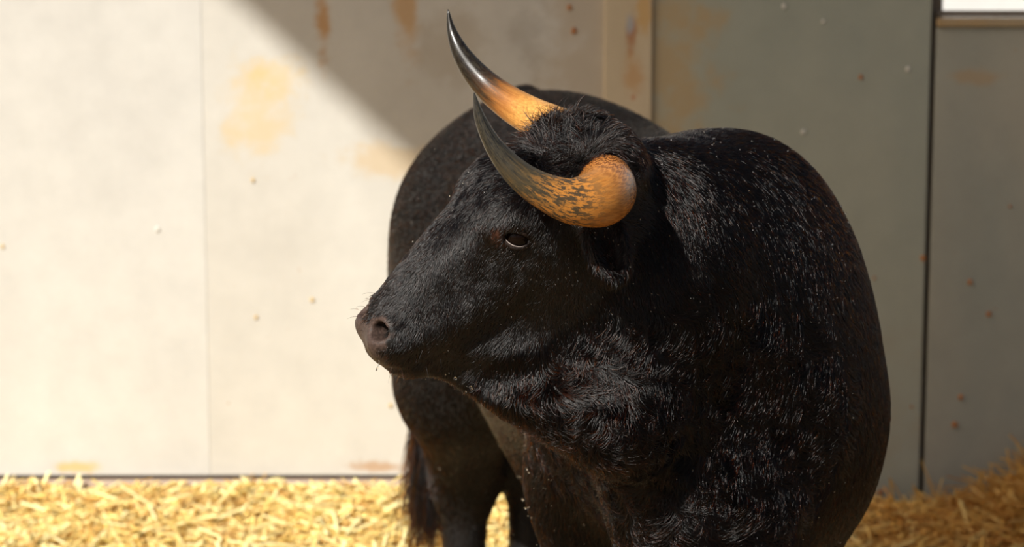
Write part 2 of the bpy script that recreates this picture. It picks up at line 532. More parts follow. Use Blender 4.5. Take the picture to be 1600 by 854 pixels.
def build_surface(h, lo, hi, B=16):
    lo = np.array(lo); hi = np.array(hi)
    nb = np.ceil((hi - lo) / (h * B)).astype(int)
    R = h * B * math.sqrt(3) / 2
    g = np.stack(np.meshgrid(*[np.arange(n) for n in nb], indexing='ij'), -1).reshape(-1, 3)
    cen = lo + (g + 0.5) * h * B
    vals = np.stack([f(cen) for f, k in PR], 1)
    best = vals.min(1)
    act = (best < R * 1.25 + 0.04) & (best > -R * 1.25)
    cvals = np.stack([f(cen) for f, k in CUT], 1)
    keys_c, pos_c = [], []
    S = 1 << 14
    ar = np.arange(B + 1)
    loc = np.stack(np.meshgrid(ar, ar, ar, indexing='ij'), -1).reshape(-1, 3)
    corners = np.array([[i, j, k] for i in (0, 1) for j in (0, 1) for k in (0, 1)])
    edges = [(a, b) for a in range(8) for b in range(a + 1, 8) if np.abs(corners[a] - corners[b]).sum() == 1]
    qk = []
    for bi in np.nonzero(act)[0]:
        ids = np.nonzero(vals[bi] < best[bi] + 2 * R * 1.15 + 0.12)[0]
        base = g[bi] * B
        P = lo + (base + loc) * h
        f = sdf(P, ids, [CUT[i] for i in np.nonzero(cvals[bi] < 2 * R)[0]]).reshape(B + 1, B + 1, B + 1)
        ins = f < 0
        if ins.all() or not ins.any():
            continue
        cs = [f[c[0]:B + c[0], c[1]:B + c[1], c[2]:B + c[2]] for c in corners]
        cnt = sum((c < 0).astype(np.int8) for c in cs)
        m = (cnt > 0) & (cnt < 8)
        idx = np.argwhere(m)
        cv = np.stack([c[m] for c in cs], 1)
        acc = np.zeros((len(idx), 3)); n = np.zeros(len(idx))
        for a, b in edges:
            va, vb = cv[:, a], cv[:, b]
            x = (va < 0) != (vb < 0)
            t = np.where(x, va / np.where(x, va - vb, 1), 0)
            acc += np.where(x[:, None], corners[a] + t[:, None] * (corners[b] - corners[a]), 0)
            n += x
        vp = lo + (base + idx + acc / n[:, None]) * h
        gi = base + idx
        keys_c.append((gi[:, 0] * S + gi[:, 1]) * S + gi[:, 2]); pos_c.append(vp)
        for axn in range(3):
            sl0 = [slice(0, B)] * 3; sl1 = [slice(0, B)] * 3; sl1[axn] = slice(1, B + 1)
            a = ins[tuple(sl0)]; b = ins[tuple(sl1)]
            for flip, mm in ((False, a & ~b), (True, ~a & b)):
                e = np.argwhere(mm) + base
                if not len(e):
                    continue
                u = np.zeros(3, int); w = np.zeros(3, int)
                u[(axn + 1) % 3] = 1; w[(axn + 2) % 3] = 1
                cells = [e - u - w, e - w, e, e - u]
                if flip:
                    cells = cells[::-1]
                qk.append(np.stack([(c[:, 0] * S + c[:, 1]) * S + c[:, 2] for c in cells], 1))
    K = np.concatenate(keys_c); V = np.concatenate(pos_c); Q = np.concatenate(qk)
    o = np.argsort(K); K = K[o]; V = V[o]
    J = np.searchsorted(K, Q); J = np.clip(J, 0, len(K) - 1)
    ok = (K[J] == Q).all(1)
    return V, J[ok]

import time
_t = time.time()
BV, BQ = build_surface(VOX, (-0.5, 4.75, 0.0), (1.0, 7.3, 1.75))
print('body', len(BV), len(BQ), 'sec', time.time() - _t)

bull = empty('fighting_bull', (0.25, 6.1, 0))
tag(bull, 'black bull with curved horns standing with its head turned sideways', 'bull')

mh, nt, b = new_mat('black_wet_hide')
att = node(nt, 'ShaderNodeAttribute', attribute_name='skin')
nz = node(nt, 'ShaderNodeTexNoise', inp={'Scale': 240.0, 'Detail': 3.0})
tcn = node(nt, 'ShaderNodeTexCoord')
nt.links.new(tcn.outputs['Object'], nz.inputs['Vector'])
vn = ramp(nt, [(0.3, (0.6, 0.6, 0.6)), (0.7, (1.3, 1.3, 1.3))])
nt.links.new(nz.outputs[0], vn.inputs[0])
nt.links.new(mix(nt, 1.0, att.outputs['Color'], vn.outputs[0], 'MULTIPLY'), b.inputs['Base Color'])
b.inputs['Roughness'].default_value = 0.5
b.inputs['Specular IOR Level'].default_value = 0.22
bp = node(nt, 'ShaderNodeBump', inp={'Strength': 0.4, 'Distance': 0.002})
nt.links.new(nz.outputs[0], bp.inputs['Height'])
nt.links.new(bp.outputs[0], b.inputs['Normal'])
M_hide = mh

def head_coords(p):
    q = (p - HO) @ HAX.T
    return q[:, 0], q[:, 1], q[:, 2]
def sstep(a, b, x):
    t = np.clip((x - a) / (b - a), 0, 1)
    return t * t * (3 - 2 * t)
def muzzle_mask(p):
    s_, l_, n_ = head_coords(p)
    wob = 0.006 * np.sin(l_ * 160 + 1) + 0.005 * np.sin(n_ * 190)
    m = sstep(0.410, 0.424, s_ + wob - 0.20 * np.clip(-0.018 - n_, 0, 1) - 0.35 * np.clip(n_ - 0.040, 0, 1)) * (np.abs(l_) < 0.1)
    for sg in (1, -1):
        q = p - mirror_p(NOS[0], sg)
        d = np.linalg.norm(q, axis=1) + 0.004 * np.sin(q[:, 0] * 300) + 0.004 * np.sin(q[:, 2] * 340)
        m = np.maximum(m, 1 - sstep(0.025, 0.034, d))
    return m
def eye_mask(p):
    m = np.zeros(len(p))
    for sg in (1, -1):
        ec, ex, ey, en = EYE[sg]
        q = p - ec
        x = q @ ex; y = q @ ey
        d1 = np.hypot((x - 0.026) / 0.026, (y + 0.004) / 0.026)
        d2 = np.hypot((x - 0.002) / 0.031, y / 0.021)
        m = np.maximum(m, np.maximum(1 - sstep(0.5, 1.0, d1), 1 - sstep(0.75, 1.05, d2)) * (np.abs(q @ en) < 0.05))
    return m

body = mesh_obj('body', BV, BQ, M_hide, bull, smooth=True)
hide = np.tile(np.array([0.0085, 0.0075, 0.007]), (len(BV), 1))
mm = muzzle_mask(BV)[:, None]; em = eye_mask(BV)[:, None]
hide = hide * (1 - em) + np.array([0.055, 0.022, 0.014]) * em
hide = hide * (1 - mm) + np.array([0.062, 0.040, 0.032]) * mm
ca = body.data.color_attributes.new('skin', 'FLOAT_COLOR', 'POINT')
ca.data.foreach_set('color', np.concatenate([hide, np.ones((len(BV), 1))], 1).ravel())

# ------------------------------------------------------------------ horns
def spline(pts, n):
    pts = np.asarray(pts, float)
    t = np.concatenate([[0], np.cumsum(np.linalg.norm(np.diff(pts[:, :3], axis=0), axis=1))])
    u = np.linspace(0, t[-1], n)
    return np.stack([catmull(t, pts[:, i], u) for i in range(pts.shape[1])], 1), u / t[-1]

def horn(pts, mat, name='horn'):
    c, u = spline(pts, 64)
    C, rad = c[:, :3], np.maximum(c[:, 3], 0.0012)
    T = np.gradient(C, axis=0); T /= np.linalg.norm(T, axis=1)[:, None]
    N = np.zeros_like(C)
    n = np.cross(T[0], (0, 0, 1)); n /= np.linalg.norm(n)
    for i in range(len(C)):
        n = n - T[i] * (n @ T[i]); n /= np.linalg.norm(n); N[i] = n
    Bn = np.cross(T, N)
    K = 40
    ang = np.linspace(0, 2 * math.pi, K, endpoint=False)
    wob = 1 + 0.012 * np.sin(ang * 3 + 1)[None, :] + 0.02 * np.sin(u * 70)[:, None] * np.clip(0.30 - u, 0, 1)[:, None] * 3
    V = C[:, None] + rad[:, None, None] * wob[..., None] * (np.cos(ang)[None, :, None] * N[:, None] + np.sin(ang)[None, :, None] * Bn[:, None])
    V = V.reshape(-1, 3)
    F = [(i * K + j, i * K + (j + 1) % K, (i + 1) * K + (j + 1) % K, (i + 1) * K + j) for i in range(len(C) - 1) for j in range(K)]
    V = np.concatenate([V, [C[-1] + T[-1] * 0.002], [C[0]]])
    e = len(V) - 2; L0 = (len(C) - 1) * K
    F += [(L0 + j, L0 + (j + 1) % K, e) for j in range(K)] + [((j + 1) % K, j, e + 1) for j in range(K)]
    o = mesh_obj(name, V, F, mat, bull, smooth=True)
    a = o.data.attributes.new('along', 'FLOAT', 'POINT')
    a.data.foreach_set('value', np.concatenate([np.repeat(u, K), [1.0, 0.0]]))
    a = o.data.attributes.new('wrap', 'FLOAT_VECTOR', 'POINT')
    w = np.stack([np.tile(np.cos(ang), len(C)), np.tile(np.sin(ang), len(C)), np.repeat(u, K)], 1)
    a.data.foreach_set('vector', np.concatenate([w, [[0, 0, 1], [0, 0, 0]]]).ravel())
    return o

def horn_mat(name, stops, mott_lo, mott_hi, mottle, bump, rough, rings):
    m, nt, b = new_mat(name)
    al = node(nt, 'ShaderNodeAttribute', attribute_name='along')
    wr = node(nt, 'ShaderNodeAttribute', attribute_name='wrap')
    mp = node(nt, 'ShaderNodeMapping', inp={'Scale': (2.4, 2.4, 3.0)})
    nt.links.new(wr.outputs['Vector'], mp.inputs[0])
    n1 = node(nt, 'ShaderNodeTexNoise', inp={'Scale': 1.6, 'Detail': 7.0, 'Roughness': 0.7, 'Distortion': 0.6})
    nt.links.new(mp.outputs[0], n1.inputs['Vector'])
    mp2 = node(nt, 'ShaderNodeMapping', inp={'Scale': (3.0, 3.0, 15.0)})
    nt.links.new(wr.outputs['Vector'], mp2.inputs[0])
    n2 = node(nt, 'ShaderNodeTexNoise', inp={'Scale': 2.4, 'Detail': 6.0, 'Roughness': 0.7})
    nt.links.new(mp2.outputs[0], n2.inputs['Vector'])
    pos = mth(nt, 'ADD', al.outputs['Fac'], mth(nt, 'MULTIPLY', mth(nt, 'SUBTRACT', n1.outputs[0], 0.5), 0.35))
    r = ramp(nt, stops)
    nt.links.new(pos, r.inputs[0])
    fine = ramp(nt, [(0.32, (0.62, 0.55, 0.48)), (0.62, (1.12, 1.1, 1.05))])
    nt.links.new(n2.outputs[0], fine.inputs[0])
    col = mix(nt, 0.85, r.outputs[0], fine.outputs[0], 'MULTIPLY')
    # growth rings near the root
    rg = node(nt, 'ShaderNodeTexWave', wave_type='BANDS', bands_direction='Z', inp={'Scale': 7.0, 'Distortion': 9.0, 'Detail': 3.0, 'Detail Scale': 2.0})
    nt.links.new(wr.outputs['Vector'], rg.inputs['Vector'])
    rw = node(nt, 'ShaderNodeMapRange', interpolation_type='SMOOTHSTEP', inp={1: 0.50, 2: 0.28, 3: 0.0, 4: rings})
    nt.links.new(al.outputs['Fac'], rw.inputs[0])
    rr = ramp(nt, [(0.1, (0.40, 0.30, 0.22)), (0.7, (1.2, 1.2, 1.2))])
    nt.links.new(rg.outputs['Fac'], rr.inputs[0])
    col = mix(nt, rw.outputs[0], col, mix(nt, 1.0, col, rr.outputs[0], 'MULTIPLY'))
    # dark scratched patches half way along
    win = node(nt, 'ShaderNodeMapRange', interpolation_type='SMOOTHSTEP', inp={1: mott_lo, 2: mott_hi, 3: 0.0, 4: 1.0})
    nt.links.new(al.outputs['Fac'], win.inputs[0])
    d = ramp(nt, [(0.46, (0, 0, 0)), (0.53, (1, 1, 1))])
    nt.links.new(n2.outputs[0], d.inputs[0])
    col = mix(nt, mth(nt, 'MULTIPLY', mth(nt, 'MULTIPLY', win.outputs[0], d.outputs[0]), mottle), col, (0.045, 0.038, 0.025))
    nt.links.new(col, b.inputs['Base Color'])
    b.inputs['Roughness'].default_value = rough
    b.inputs['Coat Weight'].default_value = 0.12
    b.inputs['Coat Roughness'].default_value = 0.10
    b.inputs['Specular IOR Level'].default_value = 0.28
    b.inputs['Subsurface Weight'].default_value = 0.06
    b.inputs['Subsurface Radius'].default_value = (0.02, 0.008, 0.003)
    bp = node(nt, 'ShaderNodeBump', inp={'Strength': bump, 'Distance': 0.003})
    nt.links.new(n2.outputs[0], bp.inputs['Height'])
    nt.links.new(bp.outputs[0], b.inputs['Normal'])
    return m

M_horn_n = horn_mat('horn_orange_to_slate', [(0.0, (0.46, 0.19, 0.065)), (0.22, (0.52, 0.21, 0.055)), (0.55, (0.58, 0.25, 0.05)),
                                            (0.67, (0.12, 0.085, 0.04)), (0.77, (0.026, 0.026, 0.023)), (1.0, (0.012, 0.0125, 0.0125))], 0.37, 0.52, 0.95, 0.5, 0.18, 0.95)
M_horn_f = horn_mat('horn_gold_to_black', [(0.0, (0.66, 0.36, 0.11)), (0.30, (0.66, 0.33, 0.085)), (0.46, (0.38, 0.15, 0.035)),
                                          (0.58, (0.06, 0.026, 0.011)), (0.70, (0.010, 0.007, 0.006)), (1.0, (0.006, 0.005, 0.005))], 0.35, 0.6, 0.5, 0.12, 0.32, 0.25)

def hpt(px, py, d, r):
    return (*at(px, py, d), r * d / FOC)
NEAR = [hpt(930, 262, 5.14, 40), hpt(944, 282, 5.07, 44), hpt(946, 300, 5.00, 48), hpt(925, 312, 4.945, 44), hpt(893, 314, 4.925, 36.5),
        hpt(855, 301, 4.91, 29.5), hpt(818, 279, 4.90, 24), hpt(786, 247, 4.895, 18), hpt(762, 211, 4.89, 12.5), hpt(747, 175, 4.885, 7.5), hpt(741, 146, 4.88, 1.5)]
FAR = [hpt(900, 212, 5.27, 34), hpt(868, 198, 5.31, 32.5), hpt(830, 181, 5.36, 30), hpt(795, 160, 5.39, 26.5), hpt(764, 136, 5.41, 23), hpt(737, 107, 5.42, 18.5),
       hpt(717, 76, 5.425, 13), hpt(705, 45, 5.43, 7), hpt(700, 16, 5.43, 1.5)]
horn(NEAR, M_horn_n)
horn(FAR, M_horn_f)

def march_many(pix, d0=4.6, d1=7.4):
    pix = np.asarray(pix, float)
    dr = cF[None] + cR[None] * ((pix[:, :1] - 800) / FOC) - cU[None] * ((pix[:, 1:2] - 427) / FOC)
    d = np.full(len(pix), d0); live = np.ones(len(pix), bool)
    for _ in range(90):
        ii = np.nonzero(live)[0]
        if not len(ii):
            break
        v = sdf(CAM + dr[ii] * d[ii, None], None, [])
        hit = v < 0.0008
        d[ii] += np.where(hit, 0, np.maximum(v * 0.8, 0.001))
        live[ii[hit]] = False
        live[ii[d[ii] > d1]] = False
    ok = d <= d1
    p = (CAM + dr * d[:, None])[ok]
    e = 0.004
    g = np.stack([sdf(p + np.eye(3)[i] * e, None, []) - sdf(p - np.eye(3)[i] * e, None, []) for i in range(3)], 1)
    return ok, p, g / np.linalg.norm(g, axis=1)[:, None]

# ------------------------------------------------------------------ eyes
me_, nt, b = new_mat('dark_wet_eye')
b.inputs['Base Color'].default_value = (0.006, 0.003, 0.002, 1)
b.inputs['Roughness'].default_value = 0.05
b.inputs['Specular IOR Level'].default_value = 0.12
M_eye = me_
M_lid = plain('eyelid_skin', (0.008, 0.006, 0.005), (0.024, 0.014, 0.011), 90.0, 0.5, 0.5, 0.2)
mr_, nt, b = new_mat('wet_lid_rim')
b.inputs['Base Color'].default_value = (0.34, 0.29, 0.27, 1)  # pale colour stands in for the reflection along the wet lid
b.inputs['Roughness'].default_value = 0.12
M_rim = mr_

def uv_sphere(c, r, nu=28, nv=18):
    V = []; F = []
    for j in range(nv + 1):
        th = math.pi * j / nv
        for i in range(nu):
            ph = 2 * math.pi * i / nu
            V.append(np.asarray(c) + r * np.array((math.sin(th) * math.cos(ph), math.sin(th) * math.sin(ph), math.cos(th))))
    for j in range(nv):
        for i in range(nu):
            F.append((j * nu + i, (j + 1) * nu + i, (j + 1) * nu + (i + 1) % nu, j * nu + (i + 1) % nu))
    return V, F

def tube(pts, rad, K=10):
    pts = np.asarray(pts, float); rad = np.broadcast_to(rad, (len(pts),))
    T = np.gradient(pts, axis=0); T /= np.linalg.norm(T, axis=1)[:, None]
    n = np.cross(T[0], (0.3, 0.2, 0.9)); V = []
    for i in range(len(pts)):
        n = n - T[i] * (n @ T[i]); n /= np.linalg.norm(n); bn = np.cross(T[i], n)
        for j in range(K):
            a_ = 2 * math.pi * j / K
            V.append(pts[i] + rad[i] * (math.cos(a_) * n + math.sin(a_) * bn))
    F = [(i * K + j, i * K + (j + 1) % K, (i + 1) * K + (j + 1) % K, (i + 1) * K + j) for i in range(len(pts) - 1) for j in range(K)]
    F += [tuple(reversed(range(K))), tuple(range((len(pts) - 1) * K, len(pts) * K))]
    return V, F

for sg in (1, -1):
    ec, ex, ey, en = EYE[sg]
    cc = ec - en * 0.0165
    V, F = uv_sphere(cc, 0.021)
    eb = mesh_obj('eyeball', V, F, M_eye, bull, smooth=True)
    def lid(a0, a1, hy, rr, mat, name, grow=1.0, push=0.0):
        pts = []
        for t in np.linspace(a0, a1, 22):
            x = 0.0205 * math.cos(t) * grow; y = hy * math.sin(t)
            z = math.sqrt(max(0.0225 ** 2 - x * x - y * y, 1e-6))
            pts.append(cc + ex * x + ey * y + en * (z + push))
        tt = np.linspace(0, 1, 22)
        V, F = tube(pts, rr * (0.35 + 0.65 * np.sin(math.pi * tt)))
        return mesh_obj(name, V, F, mat, bull, smooth=True)
    lid(0.0, math.pi, 0.0130, 0.0048, M_lid, 'upper_eyelid', 1.02, 0.0)
    lid(-0.05, -math.pi + 0.05, 0.0145, 0.0042, M_lid, 'lower_eyelid')
    o = lid(-0.25, -math.pi + 0.7, 0.0112, 0.0008, M_rim, 'eyelid_rim', 0.98, 0.0008)
    o['label'] = 'rim of the lower eyelid, its wet reflection put into the pale colour'

# ------------------------------------------------------------------ hooves
M_hoof = plain('dark_hoof_horn', (0.02, 0.017, 0.014), (0.05, 0.04, 0.03), 40.0, 0.5, 0.3, 0.3)
for (hx, hy) in ((-0.108, 6.87), (0.035, 6.94), (0.145, 5.46), (0.50, 5.46)):
    V = []; F = []
    for sgx in (-1, 1):
        o0 = len(V)
        for (z, rx, ry, cy) in ((0.0, 0.026, 0.055, -0.018), (0.03, 0.025, 0.048, -0.008), (0.062, 0.022, 0.038, 0.004)):
            for k in range(14):
                a_ = 2 * math.pi * k / 14
                V.append((hx + sgx * 0.027 + rx * math.cos(a_), hy + cy + ry * math.sin(a_), z))
        for r_ in range(2):
            for k in range(14):
                F.append((o0 + r_ * 14 + k, o0 + r_ * 14 + (k + 1) % 14, o0 + (r_ + 1) * 14 + (k + 1) % 14, o0 + (r_ + 1) * 14 + k))
        F += [tuple(o0 + k for k in reversed(range(14))), tuple(o0 + 28 + k for k in range(14))]
    mesh_obj('hoof', V, F, M_hoof, bull)

# ------------------------------------------------------------------ coat
def hair_mat(name, mel, red, rough, rcol=0.25, ior=1.39):
    m = bpy.data.materials.new(name)
    m.use_nodes = True
    nt = m.node_tree
    nt.nodes.remove(nt.nodes['Principled BSDF'])
    h = nt.nodes.new('ShaderNodeBsdfHairPrincipled')
    h.model = 'CHIANG'
    h.parametrization = 'MELANIN'
    h.inputs['Melanin'].default_value = mel
    h.inputs['Melanin Redness'].default_value = red
    h.inputs['Roughness'].default_value = rough
    h.inputs['Radial Roughness'].default_value = 0.35
    h.inputs['Coat'].default_value = 0.0
    h.inputs['IOR'].default_value = ior
    h.inputs['Random Color'].default_value = rcol
    h.inputs['Random Roughness'].default_value = 0.3
    nt.links.new(h.outputs[0], nt.nodes['Material Output'].inputs['Surface'])
    return m

def hair_obj(name, P, R, mat, parent):
    """P: (N, k, 3) strand points, R: (N, k) radii"""
    N, k = P.shape[:2]
    hc = bpy.data.hair_curves.new(name)
    hc.add_curves([k] * N)
    hc.points.foreach_set('position', (P - np.array(parent.location)).astype(np.float32).ravel())
    ra = hc.attributes.get('radius') or hc.attributes.new('radius', 'FLOAT', 'POINT')
    ra.data.foreach_set('value', R.astype(np.float32).ravel())
    hc.materials.append(mat)
    o = bpy.data.objects.new(name, hc)
    COL.objects.link(o)
    o.parent = parent
    o['kind'] = 'stuff'
    return o

def wave(p, f, seed):
    """smooth pseudo-noise in -1..1"""
    r = np.random.default_rng(seed)
    o = np.zeros(len(p))
    for i in range(5):
        k = r.normal(size=3); k /= np.linalg.norm(k)
        o += np.sin(p @ k * f * (0.7 + 0.22 * i) + r.uniform(0, 6.28))
    return o / 2.6

if FUR:
    me = body.data
    nq = len(BQ)
    Vn = np.empty(len(BV) * 3, np.float32); me.vertex_normals.foreach_get('vector', Vn); Vn = Vn.reshape(-1, 3)
    P0, P1, P2, P3 = (BV[BQ[:, i]] for i in range(4))
    area = 0.5 * np.linalg.norm(np.cross(P2 - P0, P3 - P1), axis=1)
    cen = (P0 + P1 + P2 + P3) / 4
    hs, hl, hn = head_coords(cen)
    dh = sd_head(cen)
    face = 1 - sstep(0.01, 0.07, dh)
    face *= sstep(-0.12, -0.02, hs)
    poll = face * (1 - sstep(0.015, 0.085, hs)) * sstep(-0.02, 0.03, hn)
    front = 1 - sstep(5.55, 5.95, cen[:, 1])                     # neck, chest and shoulders
    zz = cen[:, 2]
    curl = front * (1 - face) * sstep(0.50, 0.72, zz) * (1 - sstep(1.22, 1.34, zz))
    rad_c = np.hypot((cen[:, 0] - 0.28) / 0.30, (zz - 1.02) / 0.26)
    curl *= 1 - sstep(0.75, 1.15, rad_c)
    dens = (4.5 + 7.0 * front) * (1 - face) + face * 26 + poll * 10 + curl * 3
    dens *= np.where(zz < 0.35, 0.4, 1.0)
    inner = np.max([1 - sstep(0.030, 0.036, np.linalg.norm(cen - mirror_p(NOS[0] - NOS[3] * 0.008, sg), axis=1)) for sg in (1, -1)], axis=0)
    bare = np.maximum(np.maximum(muzzle_mask(cen), inner), eye_mask(cen) * 0.75)
    dens *= 1 - bare
    dens *= 1e4 * 1.0
    cnt = rng.poisson(area * dens)
    qi = np.repeat(np.arange(nq), cnt)
    u = rng.random(len(qi))[:, None]; v = rng.random(len(qi))[:, None]
    root = (P0[qi] * (1 - u) + P1[qi] * u) * (1 - v) + (P3[qi] * (1 - u) + P2[qi] * u) * v
    nrm = Vn[BQ[qi, 0]].astype(float)
    face, poll, front, curl = (a_[qi] for a_ in (face, poll, front, curl))
    hs, hl, hn = head_coords(root)
    N = len(root)
    print('hairs', N)
    # lie of the coat
    back = np.array((-0.25, 0.75, -0.62))
    d = np.tile(back, (N, 1))
    dn = np.array((0.10, 0.25, -0.96))
    d = d * (1 - front)[:, None] + dn * front[:, None]
    lg = (1 - sstep(0.60, 0.75, root[:, 2]))[:, None]
    d = d * (1 - lg) + np.array((0, 0.1, -1.0)) * lg
    hd = A[None] * sstep(0.02, 0.10, hs)[:, None] * 0.9 - NH[None] * (0.35 + 0.4 * (hn < 0.03))[:, None] - A[None] * (0.75 * (1 - sstep(0.0, 0.16, hs)) * (hn < 0.05))[:, None]
    d = d * (1 - face)[:, None] + hd * face[:, None]
    d = d - nrm * np.einsum('ij,ij->i', d, nrm)[:, None]
    d /= np.linalg.norm(d, axis=1)[:, None] + 1e-9
    # clumps of wet hair share a turn
    warp = root + 0.004 * np.stack([wave(root, 150, 1), wave(root, 150, 2), wave(root, 150, 3)], 1)
    cs = np.where(curl > 0.3, 0.012, np.where(poll > 0.3, 0.013, np.where(front < 0.5, 0.004, 0.0075)))
    cell = np.floor(warp / cs[:, None]).astype(np.int64)
    hsh = (cell[:, 0] * 73856093) ^ (cell[:, 1] * 19349663) ^ (cell[:, 2] * 83492791)
    def hrand(k):
        x = (hsh * (2654435761 + 7919 * k) + 12345 * k) & 0xFFFFFFFF
        x = (x ^ (x >> 15)) * 2246822519 & 0xFFFFFFFF
        x = (x ^ (x >> 13)) & 0xFFFFFFFF
        return x / 4294967296.0
    ccen = (cell + 0.5) * cs[:, None]
    L = 0.011 * (1 - front) + 0.017 * front
    L = L * (1 - face) + face * 0.0105
    L = np.maximum(L, face * 0.020 * (1 - sstep(0.09, 0.15, hs)) * sstep(0.0, 0.04, hn))
    L = L * (1 - poll) + poll * 0.032
    L = L * (1 - curl) + curl * 0.034
    L *= 0.7 + 0.6 * rng.random(N)
    turn = 0.30 * wave(root, 22, 11) + 0.18 * rng.normal(size=N) + 0.22 * (hrand(1) - 0.5)
    turn += curl * (1.15 * wave(root, 95, 12) + 0.5 * (hrand(2) - 0.5))
    turn += poll * (2.6 * wave(root, 40, 13) + 3.0 * (hrand(3) - 0.5))
    bend = curl * (2.8 * np.tanh(2.5 * wave(root, 110, 14)) + 0.8 * (hrand(5) - 0.5)) + poll * (4.0 * (hrand(6) - 0.5)) + 0.35 * rng.normal(size=N)
    stray = (rng.random(N) < 0.05) * poll
    lift = stray * 0.9 + 0.20 + 0.10 * rng.random(N) + poll * 0.45 * rng.random(N) + curl * 0.12
    e = np.cross(nrm, d)
    K = 6
    P = np.zeros((N, K, 3)); P[:, 0] = root - nrm * 0.0005
    cur = np.zeros((N, 3))
    for i in range(1, K):
        t = (i - 0.5) / (K - 1)
        ph = turn + bend * (t - 0.3)
        cur = cur + (np.cos(ph)[:, None] * d + np.sin(ph)[:, None] * e) * (L / (K - 1))[:, None]
        tt = i / (K - 1)
        off = nrm * (L * lift * tt * (1.25 - 0.55 * tt))[:, None]
        p = root + cur + off
        pull = 0.55 * tt * tt * np.where(front < 0.5, 0.4, 1.0)[:, None]
        lat = (ccen - root); lat -= d * np.einsum('ij,ij->i', lat, d)[:, None]; lat -= nrm * np.einsum('ij,ij->i', lat, nrm)[:, None]
        P[:, i] = p + lat * pull
    base_r = np.where(face > 0.5, 0.00042, 0.00052) + 0.00012 * curl + 0.0001 * (1 - front) * (1 - face)
    taper = np.array([1.0, 1.0, 0.9, 0.72, 0.45, 0.10])
    R = base_r[:, None] * taper[None, :]
    M_fur = hair_mat('black_coat_hair', 1.0, 0.6, 0.17, 0.3)
    fm = face > 0.5
    M_face = hair_mat('short_face_hair', 1.0, 0.45, 0.26, 0.25, 1.55)
    hair_obj('coat', P[~fm], R[~fm], M_fur, bull)
    hair_obj('face_hair', P[fm], R[fm], M_face, bull)

    # whiskers on the muzzle
    cand = []
    while len(cand) < 60:
        s_ = random.uniform(0.345, 0.435); a_ = random.uniform(0, 2 * math.pi)
        if math.cos(a_) > -0.2 and random.random() < 0.7:
            continue
        cand.append((hp(s_, 0, 0), hp(s_, 0.2 * math.sin(a_), 0.2 * math.cos(a_))))
    c0 = np.array([c_[0] for c_ in cand]); c1 = np.array([c_[1] for c_ in cand])
    lo_ = np.zeros(len(cand)); hi_ = np.ones(len(cand))
    for _k in range(16):
        md = (lo_ + hi_) / 2
        ins = sdf(c0 + (c1 - c0) * md[:, None], None, []) < 0
        lo_ = np.where(ins, md, lo_); hi_ = np.where(ins, hi_, md)
    wr = []
    for q, dr0 in zip(c0 + (c1 - c0) * lo_[:, None], (c1 - c0) / 0.2):
        dr = dr0 * 0.8 + A * 0.5 + np.array([random.gauss(0, 0.25) for _k in range(3)])
        ln = random.uniform(0.008, 0.024)
        wr.append([q + dr * ln * t + np.array((0, 0, -1)) * ln * 0.35 * t * t for t in np.linspace(0, 1, 5)])
    wr = np.array(wr)
    hair_obj('whiskers', wr, np.tile(np.array([0.0003, 0.00028, 0.00022, 0.00016, 0.00005]), (len(wr), 1)), M_fur, bull)

    # tail tassel
    ts = []
    tp = np.array(TAIL)
    for _ in range(2600):
        t = random.random() ** 0.6
        b0 = tp[3] * (0.45 - 0.45 * t) + tp[4] * (0.55 + 0.45 * t) + np.array([random.gauss(0, 0.013) for _k in range(3)])
        ln = random.uniform(0.16, 0.42)
        dx = random.gauss(-0.005, 0.036); dy = random.gauss(0, 0.03); w0 = random.uniform(0, 6.28)
        ts.append([b0 + np.array((dx * u_ * 0.55 * ln / 0.3 + 0.008 * math.sin(w0 + 5 * u_), dy * u_ + 0.008 * math.cos(w0 + 4 * u_), -ln * u_)) for u_ in np.linspace(0, 1, 7)])
    ts = np.array(ts)
    M_tas = hair_mat('tassel_hair', 0.97, 0.7, 0.3, 0.4)
    hair_obj('tail_tassel', ts, np.tile(np.array([0.0009, 0.0009, 0.0009, 0.0008, 0.0007, 0.0005, 0.0002]), (len(ts), 1)), M_tas, bull)

# ------------------------------------------------------------------ water drops clinging to the wet coat
mw, nt, b = new_mat('water')
b.inputs['Base Color'].default_value = (1, 1, 1, 1)
b.inputs['Roughness'].default_value = 0.12
b.inputs['IOR'].default_value = 1.33
b.inputs['Transmission Weight'].default_value = 1.0
ico = np.array([(0, 0, 1), (0.894, 0, 0.447), (0.276, 0.851, 0.447), (-0.724, 0.526, 0.447), (-0.724, -0.526, 0.447), (0.276, -0.851, 0.447),
                (0.724, 0.526, -0.447), (-0.276, 0.851, -0.447), (-0.894, 0, -0.447), (-0.276, -0.851, -0.447), (0.724, -0.526, -0.447), (0, 0, -1)])
icf = [(0, 1, 2), (0, 2, 3), (0, 3, 4), (0, 4, 5), (0, 5, 1), (1, 6, 2), (2, 7, 3), (3, 8, 4), (4, 9, 5), (5, 10, 1), (2, 6, 7), (3, 7, 8), (4, 8, 9), (5, 9, 10), (1, 10, 6), (11, 7, 6), (11, 8, 7), (11, 9, 8), (11, 10, 9), (11, 6, 10)]
def ico2():
    V = [v / np.linalg.norm(v) for v in ico]; F = []; mid = {}
    def mp(a_, b_):
        k = (min(a_, b_), max(a_, b_))
        if k not in mid:
            q = V[a_] + V[b_]; mid[k] = len(V); V.append(q / np.linalg.norm(q))
        return mid[k]
    for a_, b_, c_ in icf:
        x, y, z = mp(a_, b_), mp(b_, c_), mp(c_, a_)
        F += [(a_, x, z), (x, b_, y), (z, y, c_), (x, y, z)]
    return np.array(V), np.array(F)
I2V, I2F = ico2()
dv, df = [], []
